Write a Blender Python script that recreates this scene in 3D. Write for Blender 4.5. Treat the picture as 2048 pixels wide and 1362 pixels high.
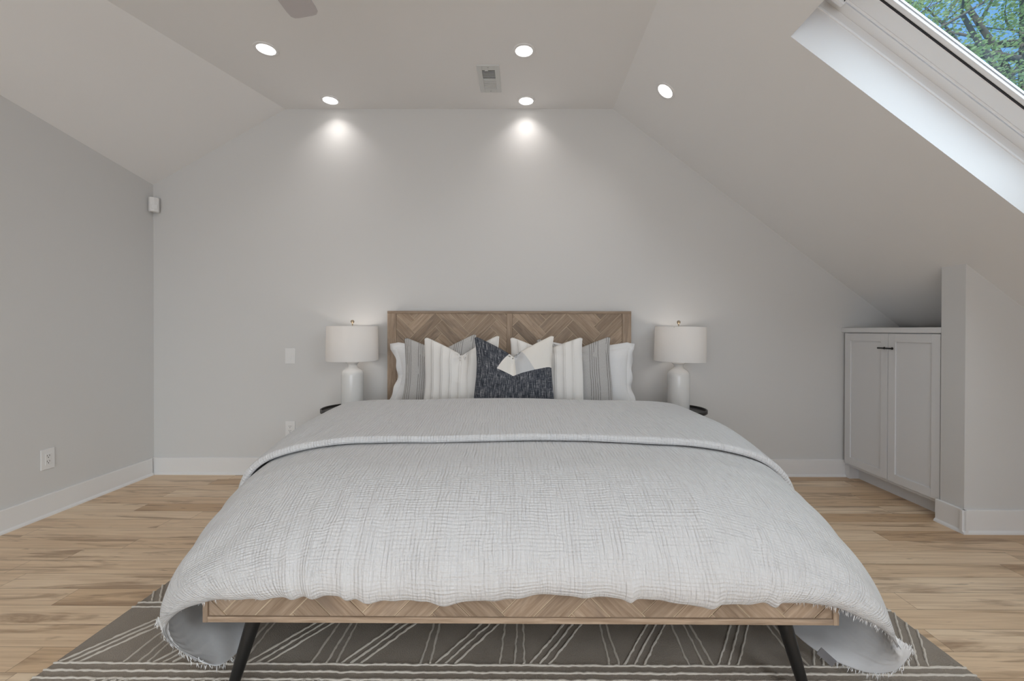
import bpy, bmesh, math, random
import numpy as np
from mathutils import Vector, Matrix, noise

for o in list(bpy.data.objects):
    bpy.data.objects.remove(o, do_unlink=True)
S = bpy.context.scene
C = S.collection
PI = math.pi

# ------------------------------------------------------------------ camera, world, lights, exposure
cam = bpy.data.cameras.new('camera')
camo = bpy.data.objects.new('camera', cam); C.objects.link(camo)
cam.sensor_width = 36.0
cam.lens = 850.0 / 2048 * 36.0
cam.shift_x = (1024 - 1039) / 2048
cam.shift_y = (665 - 681) / 2048
cam.clip_start = 0.02; cam.clip_end = 200
yaw, pit, rol = math.radians(.27), math.radians(.34), math.radians(.1)
fw = Vector((-math.sin(yaw) * math.cos(pit), math.cos(yaw) * math.cos(pit), -math.sin(pit)))
rt = fw.cross(Vector((0, 0, 1))).normalized(); up = rt.cross(fw)
r2 = rt * math.cos(rol) + up * math.sin(rol); u2 = up * math.cos(rol) - rt * math.sin(rol)
M = Matrix((r2, u2, -fw)).transposed().to_4x4(); M.translation = Vector((0, 0, 1.2))
camo.matrix_world = M
S.camera = camo

S.view_settings.view_transform = 'Standard'
S.view_settings.look = 'None'
S.view_settings.gamma = 1.0
S.view_settings.exposure = -0.05
S.view_settings.use_curve_mapping = False

W = bpy.data.worlds.new('sky'); S.world = W; W.use_nodes = True
bg = W.node_tree.nodes['Background']
bg.inputs['Color'].default_value = (0.24, 0.52, 1.0, 1); bg.inputs['Strength'].default_value = 1.0

def sun(strength, direction):
    l = bpy.data.lights.new('sun', 'SUN'); l.energy = strength; l.angle = math.radians(1)
    l.color = (1, .96, .9)
    o = bpy.data.objects.new('sun', l); C.objects.link(o)
    o.rotation_euler = Vector(direction).to_track_quat('-Z', 'Y').to_euler()
    return o
sun(3.2, (.8, .25, -.55))
# broad soft skylight coming down on the right roof slope
sk_ = sun(6.5, (-.38, .56, -.74)); sk_.data.angle = math.radians(100); sk_.data.color = (.90, .95, 1)

def area(name, loc, direction, sx, sy, power, color, spread=180):
    l = bpy.data.lights.new(name, 'AREA'); l.shape = 'RECTANGLE'; l.size = sx; l.size_y = sy
    l.energy = power; l.color = color; l.spread = math.radians(spread)
    o = bpy.data.objects.new(name, l); C.objects.link(o); o.location = loc
    o.rotation_euler = Vector(direction).to_track_quat('-Z', 'Y').to_euler()
    return o
# unseen fill lamps added at the openings behind the camera
area('fill_rear_window', (-.6, -3.05, 1.15), (0, 1, 0.95), 3.4, 1.9, 78, (1, .972, .945))
area('fill_rear_skylight', (1.97, -1.05, 2.21), (-.607, 0, -.795), 1.3, 1.05, 40, (.93, .97, 1))

# ------------------------------------------------------------------ materials
def new_mat(name):
    m = bpy.data.materials.new(name); m.use_nodes = True
    nt = m.node_tree
    return m, nt, nt.nodes['Principled BSDF']
def N(nt, typ, **kw):
    n = nt.nodes.new(typ)
    for k, v in kw.items():
        if k in n.inputs.keys() if isinstance(k, str) and hasattr(n, 'inputs') else False:
            n.inputs[k].default_value = v
        else:
            setattr(n, k, v)
    return n
def L(nt, a, b): nt.links.new(a, b)
def math_node(nt, op, a, b=None, c=None, clamp=False):
    n = nt.nodes.new('ShaderNodeMath'); n.operation = op; n.use_clamp = clamp
    for i, v in enumerate((a, b, c)):
        if v is None: continue
        if isinstance(v, (int, float)): n.inputs[i].default_value = v
        else: nt.links.new(v, n.inputs[i])
    return n.outputs[0]
def mixc(nt, fac, a, b, blend='MIX'):
    n = nt.nodes.new('ShaderNodeMix'); n.data_type = 'RGBA'; n.blend_type = blend
    for sock, v in ((n.inputs[0], fac), (n.inputs[6], a), (n.inputs[7], b)):
        if isinstance(v, (int, float)): sock.default_value = v
        elif isinstance(v, tuple): sock.default_value = v if len(v) == 4 else (*v, 1)
        else: nt.links.new(v, sock)
    return n.outputs[2]
def noise_tex(nt, vec, scale, detail=3, rough=.5, dist=0):
    n = nt.nodes.new('ShaderNodeTexNoise')
    n.inputs['Scale'].default_value = scale; n.inputs['Detail'].default_value = detail
    n.inputs['Roughness'].default_value = rough; n.inputs['Distortion'].default_value = dist
    if vec is not None: nt.links.new(vec, n.inputs['Vector'])
    return n.outputs['Fac']
def mapping(nt, vec, scale=(1, 1, 1), loc=(0, 0, 0), rot=(0, 0, 0)):
    n = nt.nodes.new('ShaderNodeMapping'); nt.links.new(vec, n.inputs[0])
    n.inputs['Scale'].default_value = scale; n.inputs['Location'].default_value = loc
    n.inputs['Rotation'].default_value = rot
    return n.outputs[0]
def bump(nt, h, strength, dist, bsdf, prev=None):
    b = nt.nodes.new('ShaderNodeBump'); b.inputs['Strength'].default_value = strength
    b.inputs['Distance'].default_value = dist; nt.links.new(h, b.inputs['Height'])
    if prev is not None: nt.links.new(prev, b.inputs['Normal'])
    if bsdf is not None: nt.links.new(b.outputs[0], bsdf.inputs['Normal'])
    return b.outputs[0]
def coords(nt, which='Object'):
    return nt.nodes.new('ShaderNodeTexCoord').outputs[which]
def ramp(nt, fac, stops):
    r = nt.nodes.new('ShaderNodeValToRGB'); nt.links.new(fac, r.inputs[0])
    e = r.color_ramp.elements
    while len(e) < len(stops): e.new(.5)
    for i, (p, c) in enumerate(stops): e[i].position = p; e[i].color = (*c, 1)
    return r.outputs[0]

def plain(name, col, rough=.5, metal=0, bump_scale=None, bump_d=.0005, spec=.5):
    m, nt, b = new_mat(name)
    b.inputs['Base Color'].default_value = (*col, 1); b.inputs['Roughness'].default_value = rough
    b.inputs['Metallic'].default_value = metal; b.inputs['Specular IOR Level'].default_value = spec
    if bump_scale:
        h = noise_tex(nt, coords(nt), bump_scale, 4)
        bump(nt, h, .4, bump_d, b)
    return m
m_wall = plain('wall_paint', (.675, .665, .65), .75, bump_scale=180, bump_d=.0004, spec=.25)
m_ceil = plain('lightened_wall_paint', (.83, .82, .808), .8, bump_scale=180, bump_d=.0004, spec=.2)  # wall paint lightened to make up for weak light on the ceiling
m_trim = plain('trim_paint', (.80, .79, .78), .35, bump_scale=40, bump_d=.0002)
m_cab = plain('cabinet_paint', (.74, .735, .735), .4, bump_scale=40, bump_d=.0002)
m_vinyl = plain('window_vinyl', (.92, .92, .92), .3, bump_scale=30, bump_d=.0001)
m_gasket = plain('gasket_rubber', (.02, .02, .022), .6, bump_scale=60)
m_alu = plain('grey_aluminium', (.45, .46, .48), .35, .8, bump_scale=60)
m_plate = plain('white_plastic', (.80, .79, .78), .3, bump_scale=60, bump_d=.0001)
m_slot = plain('slot_shade', (.04, .035, .03), .6, bump_scale=60)  # dark colour stands in for the shade inside slots
m_black = plain('black_metal', (.012, .012, .012), .38, bump_scale=90, bump_d=.0003)
m_tray = plain('black_tray_lacquer', (.018, .016, .015), .42, bump_scale=60, bump_d=.0004)
m_brass = plain('aged_brass', (.42, .34, .24), .3, 1, bump_scale=50, bump_d=.0001)
m_ceramic = plain('white_glazed_ceramic', (.74, .73, .71), .12, bump_scale=12, bump_d=.0006)
m_fan = plain('fan_blade_taupe', (.52, .49, .49), .5, bump_scale=30)
m_bark = plain('bark', (.20, .18, .165), .9, bump_scale=15, bump_d=.02)
m_vent = plain('vent_enamel', (.66, .67, .66), .4, bump_scale=60, bump_d=.0001)
m_tag = plain('grey_tag', (.16, .155, .16), .7, bump_scale=300)

def emit(name, col, s):
    m, nt, b = new_mat(name)
    b.inputs['Base Color'].default_value = (.8, .8, .8, 1)
    b.inputs['Emission Color'].default_value = (*col, 1); b.inputs['Emission Strength'].default_value = s
    return m
m_lens = emit('lit_lens', (1, .97, .94), 4)

def sep(nt, v):
    n = nt.nodes.new('ShaderNodeSeparateXYZ'); nt.links.new(v, n.inputs[0]); return n.outputs
def cloth(name, col, uvscale=1.0, amp=1.0):
    m, nt, b = new_mat(name)
    b.inputs['Base Color'].default_value = (*col, 1); b.inputs['Roughness'].default_value = .9
    b.inputs['Specular IOR Level'].default_value = .1
    b.inputs['Sheen Weight'].default_value = .15
    uv = coords(nt, 'UV')
    a = noise_tex(nt, mapping(nt, uv, (130 * uvscale, 6, 1)), 1, 2, .55, .25)
    su, sv, _ = sep(nt, uv)
    w1 = noise_tex(nt, uv, 9, 2); w2 = noise_tex(nt, mapping(nt, uv, (1, 1, 1), (3, 8, 0)), 11, 2)
    a2 = math_node(nt, 'SINE', math_node(nt, 'ADD', math_node(nt, 'MULTIPLY', su, 2 * PI / .0135), math_node(nt, 'MULTIPLY', w1, 14.0)))
    c2 = math_node(nt, 'SINE', math_node(nt, 'ADD', math_node(nt, 'MULTIPLY', sv, 2 * PI / .0115), math_node(nt, 'MULTIPLY', w2, 14.0)))
    ridge_ = math_node(nt, 'ADD', math_node(nt, 'MULTIPLY', a2, .20), math_node(nt, 'MULTIPLY', c2, math_node(nt, 'MULTIPLY', w1, .26)))
    c = noise_tex(nt, mapping(nt, uv, (6, 140 * uvscale, 1), (7, 3, 0)), 1, 2, .55, .25)
    patch = noise_tex(nt, uv, 3.5, 2)
    h = math_node(nt, 'ADD', math_node(nt, 'MULTIPLY', a, 1.25), math_node(nt, 'MULTIPLY', c, math_node(nt, 'MULTIPLY', patch, 1.5)))
    h = math_node(nt, 'ADD', h, ridge_)
    bump(nt, h, 1.0, .0040 * amp, b)
    return m
m_duvet = cloth('white_crinkled_gauze', (.655, .65, .65))
def soft(name, col, scale=60, d=.0015):
    m, nt, b = new_mat(name)
    b.inputs['Base Color'].default_value = (*col, 1); b.inputs['Roughness'].default_value = .9
    b.inputs['Specular IOR Level'].default_value = .1; b.inputs['Sheen Weight'].default_value = .1
    uv = coords(nt, 'UV')
    n1 = bump(nt, noise_tex(nt, uv, 4, 3), .6, .02, None)
    bump(nt, noise_tex(nt, mapping(nt, uv, (scale, scale, 1)), 3, 2), .4, d, b, n1)
    return m
m_back = soft('smooth_cotton_backing', (.70, .705, .715), 20, .001)
m_cotton = soft('white_cotton', (.80, .795, .79))
m_mattress = soft('mattress_ticking', (.74, .73, .72))
m_fringe = plain('white_thread', (.84, .84, .84), .9, bump_scale=200)

# ---- pillow covers (patterns follow the rest UV of the cover)
def pillow_pleat():
    m, nt, b = new_mat('ivory_pleated_cotton')
    b.inputs['Base Color'].default_value = (.80, .775, .74, 1); b.inputs['Roughness'].default_value = .9
    b.inputs['Specular IOR Level'].default_value = .1
    u, v, _ = sep(nt, coords(nt, 'UV'))
    wob = math_node(nt, 'MULTIPLY', noise_tex(nt, coords(nt, 'UV'), 3, 2), .03)
    f = math_node(nt, 'FRACT', math_node(nt, 'MULTIPLY', math_node(nt, 'ADD', u, wob), 8.0))
    g = math_node(nt, 'FRACT', math_node(nt, 'ADD', f, .82))
    l1 = math_node(nt, 'POWER', f, 5.0); l2 = math_node(nt, 'POWER', g, 9.0)
    h = math_node(nt, 'ADD', l1, math_node(nt, 'MULTIPLY', l2, .45))
    n1 = bump(nt, h, 1.0, .011, None)
    bump(nt, noise_tex(nt, coords(nt, 'UV'), 130, 2), .3, .001, b, n1)
    return m
def pillow_stripe(seed):
    m, nt, b = new_mat('grey_linen_with_dark_stripes')
    b.inputs['Roughness'].default_value = .9; b.inputs['Specular IOR Level'].default_value = .1
    uv = coords(nt, 'UV'); u, v, _ = sep(nt, uv)
    wob = math_node(nt, 'MULTIPLY', noise_tex(nt, mapping(nt, uv, (1, 1, 1), (seed, 0, 0)), 4, 3), .022)
    uu = math_node(nt, 'ADD', u, wob)
    f = math_node(nt, 'FRACT', math_node(nt, 'MULTIPLY', uu, 34.0))
    line = math_node(nt, 'LESS_THAN', math_node(nt, 'ABSOLUTE', math_node(nt, 'SUBTRACT', f, .5)), .14)
    band = math_node(nt, 'GREATER_THAN', math_node(nt, 'SINE', math_node(nt, 'ADD', math_node(nt, 'MULTIPLY', uu, 25.5), .6)), -.25)
    brk = math_node(nt, 'GREATER_THAN', noise_tex(nt, mapping(nt, uv, (34, 3, 1)), 1, 2), .38)
    ln = math_node(nt, 'MULTIPLY', math_node(nt, 'MULTIPLY', line, band), brk)
    wv = noise_tex(nt, mapping(nt, uv, (220, 40, 1)), 1, 2)
    base = mixc(nt, wv, (.40, .385, .37), (.58, .565, .545))
    L(nt, mixc(nt, math_node(nt, 'MULTIPLY', ln, .75), base, (.16, .145, .135)), b.inputs['Base Color'])
    n1 = bump(nt, ln, .8, -.004, None)
    bump(nt, wv, .5, .001, b, n1)
    return m
def pillow_block():
    m, nt, b = new_mat('charcoal_and_ivory_woven')
    b.inputs['Roughness'].default_value = .95; b.inputs['Specular IOR Level'].default_value = .08
    uv = coords(nt, 'UV'); u, v, _ = sep(nt, uv)
    wob = math_node(nt, 'MULTIPLY', math_node(nt, 'SUBTRACT', noise_tex(nt, uv, 60, 2), .5), .012)
    vv = math_node(nt, 'ADD', v, wob); uu = math_node(nt, 'ADD', u, wob)
    # ivory where v > .60 and u > .27 + .18*(v-.6)
    top = math_node(nt, 'GREATER_THAN', vv, math_node(nt, 'ADD', math_node(nt, 'MULTIPLY', u, -.10), .66))
    right = math_node(nt, 'GREATER_THAN', uu, math_node(nt, 'ADD', math_node(nt, 'MULTIPLY', v, .45), -.01))
    hem = math_node(nt, 'LESS_THAN', vv, .09)
    ivory = math_node(nt, 'MAXIMUM', math_node(nt, 'MULTIPLY', top, right), hem)
    g1 = math_node(nt, 'GREATER_THAN', uu, math_node(nt, 'ADD', math_node(nt, 'MULTIPLY', v, -.08), .58))
    g2 = math_node(nt, 'LESS_THAN', uu, math_node(nt, 'ADD', math_node(nt, 'MULTIPLY', v, -.45), 1.04))
    grey = math_node(nt, 'MULTIPLY', g1, g2)
    n1 = noise_tex(nt, mapping(nt, uv, (110, 7, 1)), 1, 4, .75)
    n2 = noise_tex(nt, mapping(nt, uv, (12, 220, 1)), 1, 2, .6)
    fl = math_node(nt, 'ADD', math_node(nt, 'MULTIPLY', n1, .7), math_node(nt, 'MULTIPLY', n2, .3))
    dark = ramp(nt, fl, [(.38, (.022, .025, .032)), (.50, (.06, .066, .08)), (.57, (.22, .22, .235)), (.67, (.55, .54, .53))])
    iv = mixc(nt, grey, (.80, .765, .71), (.60, .60, .60))
    L(nt, mixc(nt, ivory, dark, iv), b.inputs['Base Color'])
    bump(nt, fl, .8, .003, b)
    return m

# ---- wood
def attr(nt, name):
    n = nt.nodes.new('ShaderNodeAttribute'); n.attribute_name = name; return n.outputs['Color'], n.outputs['Fac']
def wood(name, dark, light, streak):
    m, nt, b = new_mat(name)
    b.inputs['Roughness'].default_value = .55; b.inputs['Specular IOR Level'].default_value = .3
    uv = coords(nt, 'UV'); _, r = attr(nt, 'board')
    off = nt.nodes.new('ShaderNodeCombineXYZ'); L(nt, math_node(nt, 'MULTIPLY', r, 37.0), off.inputs[2])
    va = nt.nodes.new('ShaderNodeVectorMath'); va.operation = 'ADD'; L(nt, uv, va.inputs[0]); L(nt, off.outputs[0], va.inputs[1])
    g = noise_tex(nt, mapping(nt, va.outputs[0], (5, 70, 1)), 1, 5, .65, .6)
    k = noise_tex(nt, mapping(nt, va.outputs[0], (3, 12, 1)), 1, 3, .6, 1.2)
    c = mixc(nt, ramp(nt, g, [(.3, (0, 0, 0)), (.7, (1, 1, 1))]), dark, light)
    c = mixc(nt, ramp(nt, k, [(.52, (0, 0, 0)), (.72, (.8, .8, .8))]), c, streak)
    tint = mixc(nt, r, (.78, .76, .74), (1.18, 1.16, 1.14))
    L(nt, mixc(nt, 1.0, c, tint, 'MULTIPLY'), b.inputs['Base Color'])
    bump(nt, g, .5, .0012, b)
    return m
m_wood = wood('weathered_acacia', (.255, .18, .122), (.49, .38, .285), (.23, .175, .135))
m_inlay = plain('pale_gold_inlay', (.62, .50, .35), .5, bump_scale=100)

def floor_mat():
    m, nt, b = new_mat('hickory_planks')
    b.inputs['Roughness'].default_value = .42; b.inputs['Specular IOR Level'].default_value = .35
    p = coords(nt); x, y, _ = sep(nt, p)
    yr = math_node(nt, 'DIVIDE', math_node(nt, 'ADD', y, 10 * .12 - 1.589 + .12 * 20), .12)
    row = math_node(nt, 'FLOOR', yr); fy = math_node(nt, 'FRACT', yr)
    wn = nt.nodes.new('ShaderNodeTexWhiteNoise'); wn.noise_dimensions = '1D'; L(nt, row, wn.inputs['W'])
    xr = math_node(nt, 'DIVIDE', math_node(nt, 'ADD', x, math_node(nt, 'ADD', math_node(nt, 'MULTIPLY', wn.outputs[0], 9.0), 20)), 1.25)
    col = math_node(nt, 'FLOOR', xr); fx = math_node(nt, 'FRACT', xr)
    cv = nt.nodes.new('ShaderNodeCombineXYZ'); L(nt, row, cv.inputs[0]); L(nt, col, cv.inputs[1])
    w2 = nt.nodes.new('ShaderNodeTexWhiteNoise'); w2.noise_dimensions = '3D'; L(nt, cv.outputs[0], w2.inputs['Vector'])
    r = w2.outputs['Value']
    base = ramp(nt, r, [(0, (.58, .385, .225)), (.25, (.70, .50, .315)), (.6, (.78, .59, .40)), (1, (.85, .68, .49))])
    cz = nt.nodes.new('ShaderNodeCombineXYZ'); L(nt, x, cz.inputs[0]); L(nt, y, cz.inputs[1]); L(nt, math_node(nt, 'MULTIPLY', r, 61.0), cz.inputs[2])
    fine = noise_tex(nt, mapping(nt, cz.outputs[0], (2.2, 60, 1)), 1, 4, .6, .4)
    big = noise_tex(nt, mapping(nt, cz.outputs[0], (1.1, 11, 1)), 1, 4, .62, 1.3)
    knot = noise_tex(nt, mapping(nt, cz.outputs[0], (2.6, 26, 1), (5, 2, 0)), 1, 3, .6, .8)
    c = mixc(nt, ramp(nt, fine, [(.35, (.6, .6, .6)), (.6, (0, 0, 0))]), base, (.56, .39, .245))
    c = mixc(nt, ramp(nt, big, [(.52, (0, 0, 0)), (.63, (.55, .55, .55)), (.75, (.9, .9, .9))]), c, (.28, .17, .10))
    c = mixc(nt, ramp(nt, knot, [(.66, (0, 0, 0)), (.76, (.9, .9, .9))]), c, (.13, .075, .045))
    ey = math_node(nt, 'LESS_THAN', math_node(nt, 'MINIMUM', fy, math_node(nt, 'SUBTRACT', 1.0, fy)), .011)
    ex = math_node(nt, 'LESS_THAN', math_node(nt, 'MINIMUM', fx, math_node(nt, 'SUBTRACT', 1.0, fx)), .0011)
    e = math_node(nt, 'MAXIMUM', ey, ex)
    L(nt, mixc(nt, math_node(nt, 'MULTIPLY', e, .55), c, (.16, .10, .06)), b.inputs['Base Color'])
    n1 = bump(nt, e, .6, -.002, None)
    bump(nt, fine, .25, .0006, b, n1)
    return m
m_floor = floor_mat()

def pile(name, c1, c2, scale=220, d=.006):
    m, nt, b = new_mat(name)
    b.inputs['Roughness'].default_value = 1; b.inputs['Specular IOR Level'].default_value = .05
    b.inputs['Sheen Weight'].default_value = .2
    p = coords(nt)
    f = noise_tex(nt, p, scale, 3, .7); g = noise_tex(nt, p, 9, 3)
    L(nt, mixc(nt, math_node(nt, 'ADD', math_node(nt, 'MULTIPLY', f, .5), math_node(nt, 'MULTIPLY', g, .5)), c1, c2), b.inputs['Base Color'])
    bump(nt, f, 1, d, b)
    return m
m_rug = pile('taupe_cut_pile', (.225, .185, .145), (.44, .38, .315))
m_yarn = pile('ivory_loop_yarn', (.60, .54, .46), (.84, .78, .70), 400, .003)

def shade_mat():
    m, nt, b = new_mat('white_linen_shade')
    out = nt.nodes['Material Output']
    b.inputs['Base Color'].default_value = (.88, .875, .865, 1); b.inputs['Roughness'].default_value = .9
    w = noise_tex(nt, mapping(nt, coords(nt), (300, 300, 60)), 1, 2)
    bump(nt, w, .3, .0008, b)
    t = nt.nodes.new('ShaderNodeBsdfTranslucent'); t.inputs[0].default_value = (.9, .86, .82, 1)
    mx = nt.nodes.new('ShaderNodeMixShader'); mx.inputs[0].default_value = .35
    L(nt, b.outputs[0], mx.inputs[1]); L(nt, t.outputs[0], mx.inputs[2]); L(nt, mx.outputs[0], out.inputs[0])
    return m
m_shade = shade_mat()
def glass_mat():
    m, nt, b = new_mat('window_glass'); nt.nodes.remove(b)
    out = nt.nodes['Material Output']
    t = nt.nodes.new('ShaderNodeBsdfTransparent'); t.inputs[0].default_value = (.93, .96, .95, 1)
    g = nt.nodes.new('ShaderNodeBsdfGlossy'); g.inputs['Roughness'].default_value = .01
    f = nt.nodes.new('ShaderNodeFresnel'); f.inputs[0].default_value = 1.45
    mx = nt.nodes.new('ShaderNodeMixShader'); gb = nt.nodes.new('ShaderNodeNewGeometry')
    L(nt, math_node(nt, 'MULTIPLY', f.outputs[0], math_node(nt, 'SUBTRACT', 1.0, gb.outputs['Backfacing'])), mx.inputs[0])
    L(nt, t.outputs[0], mx.inputs[1]); L(nt, g.outputs[0], mx.inputs[2]); L(nt, mx.outputs[0], out.inputs[0])
    return m
m_glass = glass_mat()
def leaf_mat():
    m, nt, b = new_mat('leaf_green'); out = nt.nodes['Material Output']
    b.inputs['Roughness'].default_value = .5
    _, r = attr(nt, 'board')
    c = ramp(nt, r, [(0, (.26, .35, .18)), (.5, (.46, .54, .30)), (.85, (.60, .64, .40)), (1, (.68, .58, .40))])
    L(nt, c, b.inputs['Base Color'])
    t = nt.nodes.new('ShaderNodeBsdfTranslucent'); L(nt, mixc(nt, .5, c, (.45, .6, .12)), t.inputs[0])
    mx = nt.nodes.new('ShaderNodeMixShader'); mx.inputs[0].default_value = .4
    L(nt, b.outputs[0], mx.inputs[1]); L(nt, t.outputs[0], mx.inputs[2]); L(nt, mx.outputs[0], out.inputs[0])
    return m
m_leaf = leaf_mat()

# ------------------------------------------------------------------ object helpers
def tag(o, label=None, cat=None, group=None, kind=None):
    if label: o['label'] = label
    if cat: o['category'] = cat
    if group: o['group'] = group
    if kind: o['kind'] = kind
    return o
def empty(name, loc, label=None, cat=None, group=None, kind=None, rz=0):
    o = bpy.data.objects.new(name, None); C.objects.link(o); o.location = loc; o.rotation_euler = (0, 0, rz)
    o.empty_display_size = .05
    return tag(o, label, cat, group, kind)
def mesh_obj(name, verts, faces, mat, parent=None, smooth=False, uvs=None, board=None, mats=None, midx=None):
    """verts in the parent's local frame; uvs per vertex; board per vertex"""
    me = bpy.data.meshes.new(name)
    me.from_pydata([tuple(map(float, v)) for v in verts], [], [tuple(map(int, f)) for f in faces])
    if uvs is not None:
        ul = me.uv_layers.new(name='UVMap')
        li = np.zeros(len(me.loops), dtype=np.int32); me.loops.foreach_get('vertex_index', li)
        ul.data.foreach_set('uv', np.asarray(uvs, dtype=np.float32)[li].ravel())
    if board is not None:
        a = me.attributes.new('board', 'FLOAT', 'POINT'); a.data.foreach_set('value', np.asarray(board, dtype=np.float32))
    for mm in (mats or [mat]): me.materials.append(mm)
    if midx is not None: me.polygons.foreach_set('material_index', midx)
    if smooth: me.polygons.foreach_set('use_smooth', [True] * len(me.polygons))
    me.update()
    o = bpy.data.objects.new(name, me); C.objects.link(o)
    if parent: o.parent = parent
    return o
class MB:
    def __init__(s): s.v = []; s.f = []; s.uv = []; s.b = []
    def add(s, vs, fs, uv=None, b=0.5):
        n = len(s.v); s.v += [tuple(v) for v in vs]; s.f += [tuple(n + i for i in f) for f in fs]
        s.uv += [tuple(q) for q in uv] if uv is not None else [(v[0] + v[1], v[2]) for v in vs]
        s.b += [b] * len(vs)
        return s
    def box(s, x0, x1, y0, y1, z0, z1, grain='x', b=.5, xf=None):
        vs = [(x, y, z) for x in (x0, x1) for y in (y0, y1) for z in (z0, z1)]
        uv = [{'x': (v[0], v[1] + v[2]), 'y': (v[1], v[0] + v[2]), 'z': (v[2], v[0] + v[1])}[grain] for v in vs]
        if xf: vs = [xf(*v) for v in vs]
        return s.add(vs, [(0, 1, 3, 2), (4, 6, 7, 5), (0, 4, 5, 1), (2, 3, 7, 6), (0, 2, 6, 4), (1, 5, 7, 3)], uv, b)
    def prism(s, poly, off):
        n = len(poly); off = Vector(off)
        vs = [Vector(p) for p in poly] + [Vector(p) + off for p in poly]
        fs = [tuple(range(n)), tuple(range(2 * n - 1, n - 1, -1))] + [(i, i + n, (i + 1) % n + n, (i + 1) % n) for i in range(n)]
        return s.add(vs, fs)
    def lathe(s, prof, seg=40, c=(0, 0, 0), close=False):
        vs = []; 
        for r, z in prof:
            for k in range(seg):
                a = 2 * PI * k / seg; vs.append((c[0] + r * math.cos(a), c[1] + r * math.sin(a), c[2] + z))
        fs = []
        m = len(prof)
        for i in range(m - 1 if not close else m):
            j = (i + 1) % m
            for k in range(seg):
                k2 = (k + 1) % seg
                fs.append((i * seg + k, i * seg + k2, j * seg + k2, j * seg + k))
        return s.add(vs, fs)
    def tube(s, pts, rads, seg=12, cap=True):
        pts = [Vector(p) for p in pts]; vs = []; fs = []
        for i, p in enumerate(pts):
            d = (pts[min(i + 1, len(pts) - 1)] - pts[max(i - 1, 0)]).normalized()
            a = d.orthogonal().normalized() if i == 0 else (a - d * a.dot(d)).normalized()
            b = d.cross(a)
            r = rads[i] if isinstance(rads, (list, tuple)) else rads
            for k in range(seg):
                t = 2 * PI * k / seg; vs.append(p + a * (r * math.cos(t)) + b * (r * math.sin(t)))
        for i in range(len(pts) - 1):
            for k in range(seg):
                k2 = (k + 1) % seg; fs.append((i * seg + k, i * seg + k2, (i + 1) * seg + k2, (i + 1) * seg + k))
        if cap: fs += [tuple(range(seg - 1, -1, -1)), tuple((len(pts) - 1) * seg + k for k in range(seg))]
        return s.add(vs, fs)
    def build(s, name, mat, parent=None, smooth=False, bevel=0, seg=2, kind=None):
        o = mesh_obj(name, s.v, s.f, mat, parent, smooth, s.uv, s.b)
        bm = bmesh.new(); bm.from_mesh(o.data); bmesh.ops.recalc_face_normals(bm, faces=bm.faces); bm.to_mesh(o.data); bm.free()
        if bevel:
            m = o.modifiers.new('bevel', 'BEVEL'); m.width = bevel; m.segments = seg; m.limit_method = 'ANGLE'; m.angle_limit = math.radians(40)
        if smooth:
            try: o.data.set_sharp_from_angle(angle=math.radians(45))
            except Exception: pass
        if kind: o['kind'] = kind
        return o

# ------------------------------------------------------------------ room shell
XL, YB, H, YR = -3.05, 3.51, 3.02, -3.2
XC, SA = .75, .757
cs = 1 / math.hypot(1, SA); sn = SA * cs
NV = Vector((sn, 0, cs)); SV = Vector((cs, 0, -sn))
def sl(s, y, n=0): return Vector((XC, y, H)) + SV * s + NV * n
def slz(x): return H - SA * (x - XC)
XK = 3.4   # low knee wall
T = .12
MB().box(XL - T, XK + T, YR - T, YB + T, -.1, 0).build('floor', m_floor, kind='structure')
MB().prism([(XL - T, YB, 0), (XK, YB, 0), (XK, YB, slz(XK)), (XC, YB, H), (-1.953, YB, H), (XL, YB, 2.395), (XL - T, YB, 2.395)], (0, T, 0)).build('wall_back', m_wall, kind='structure')
MB().prism([(XL, YR, 0), (XL, YB, 0), (XL, YB, 2.395), (XL, -.194, H), (XL, YR, H)], (-T, 0, 0)).build('wall_left', m_wall, kind='structure')
MB().prism([(XC, YB, H), (XC, YR, H), (XL, YR, H), (XL, -.194, H), (-1.953, YB, H)], (0, 0, T)).build('ceiling', m_ceil, kind='structure')
MB().prism([(-1.953, YB, H), (XL, YB, 2.395), (XL, -.194, H)], (-.05, 0, T)).build('ceiling', m_ceil, kind='structure')
# knee wall and the boxed-out bay beside the cabinet
MB().prism([(XK, YR, 0), (XK, YB, 0), (XK, YB, slz(XK)), (XK, YR, slz(XK))], (T, 0, 0)).build('wall_right', m_wall, kind='structure')
CHX, CHY = 2.63, 2.53
MB().prism([(CHX, CHY, 0), (XK, CHY, 0), (XK, CHY, slz(XK)), (CHX, CHY, slz(CHX))], (0, .145, 0)).build('wall_bay', m_wall, kind='structure')
# sloped ceiling with the skylight opening and an added unseen one behind
s0, s1 = (1.29 - XC) / cs, (2.56 - XC) / cs
y0, y1 = 1.02, 2.055
SE = (XK - XC) / cs + .1
def slab(mb, a, b, c, d, th=.235):
    mb.box(a, b, c, d, 0, th, xf=lambda s, y, n: sl(s, y, n))
mb = MB()
ry0, ry1 = -1.6, -.5
slab(mb, 0, s0, YR, YB); slab(mb, s1, SE, YR, YB)
slab(mb, s0, s1, y1, YB); slab(mb, s0, s1, ry1, y0); slab(mb, s0, s1, YR, ry0)
mb.build('ceiling', m_ceil, kind='structure')
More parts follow.
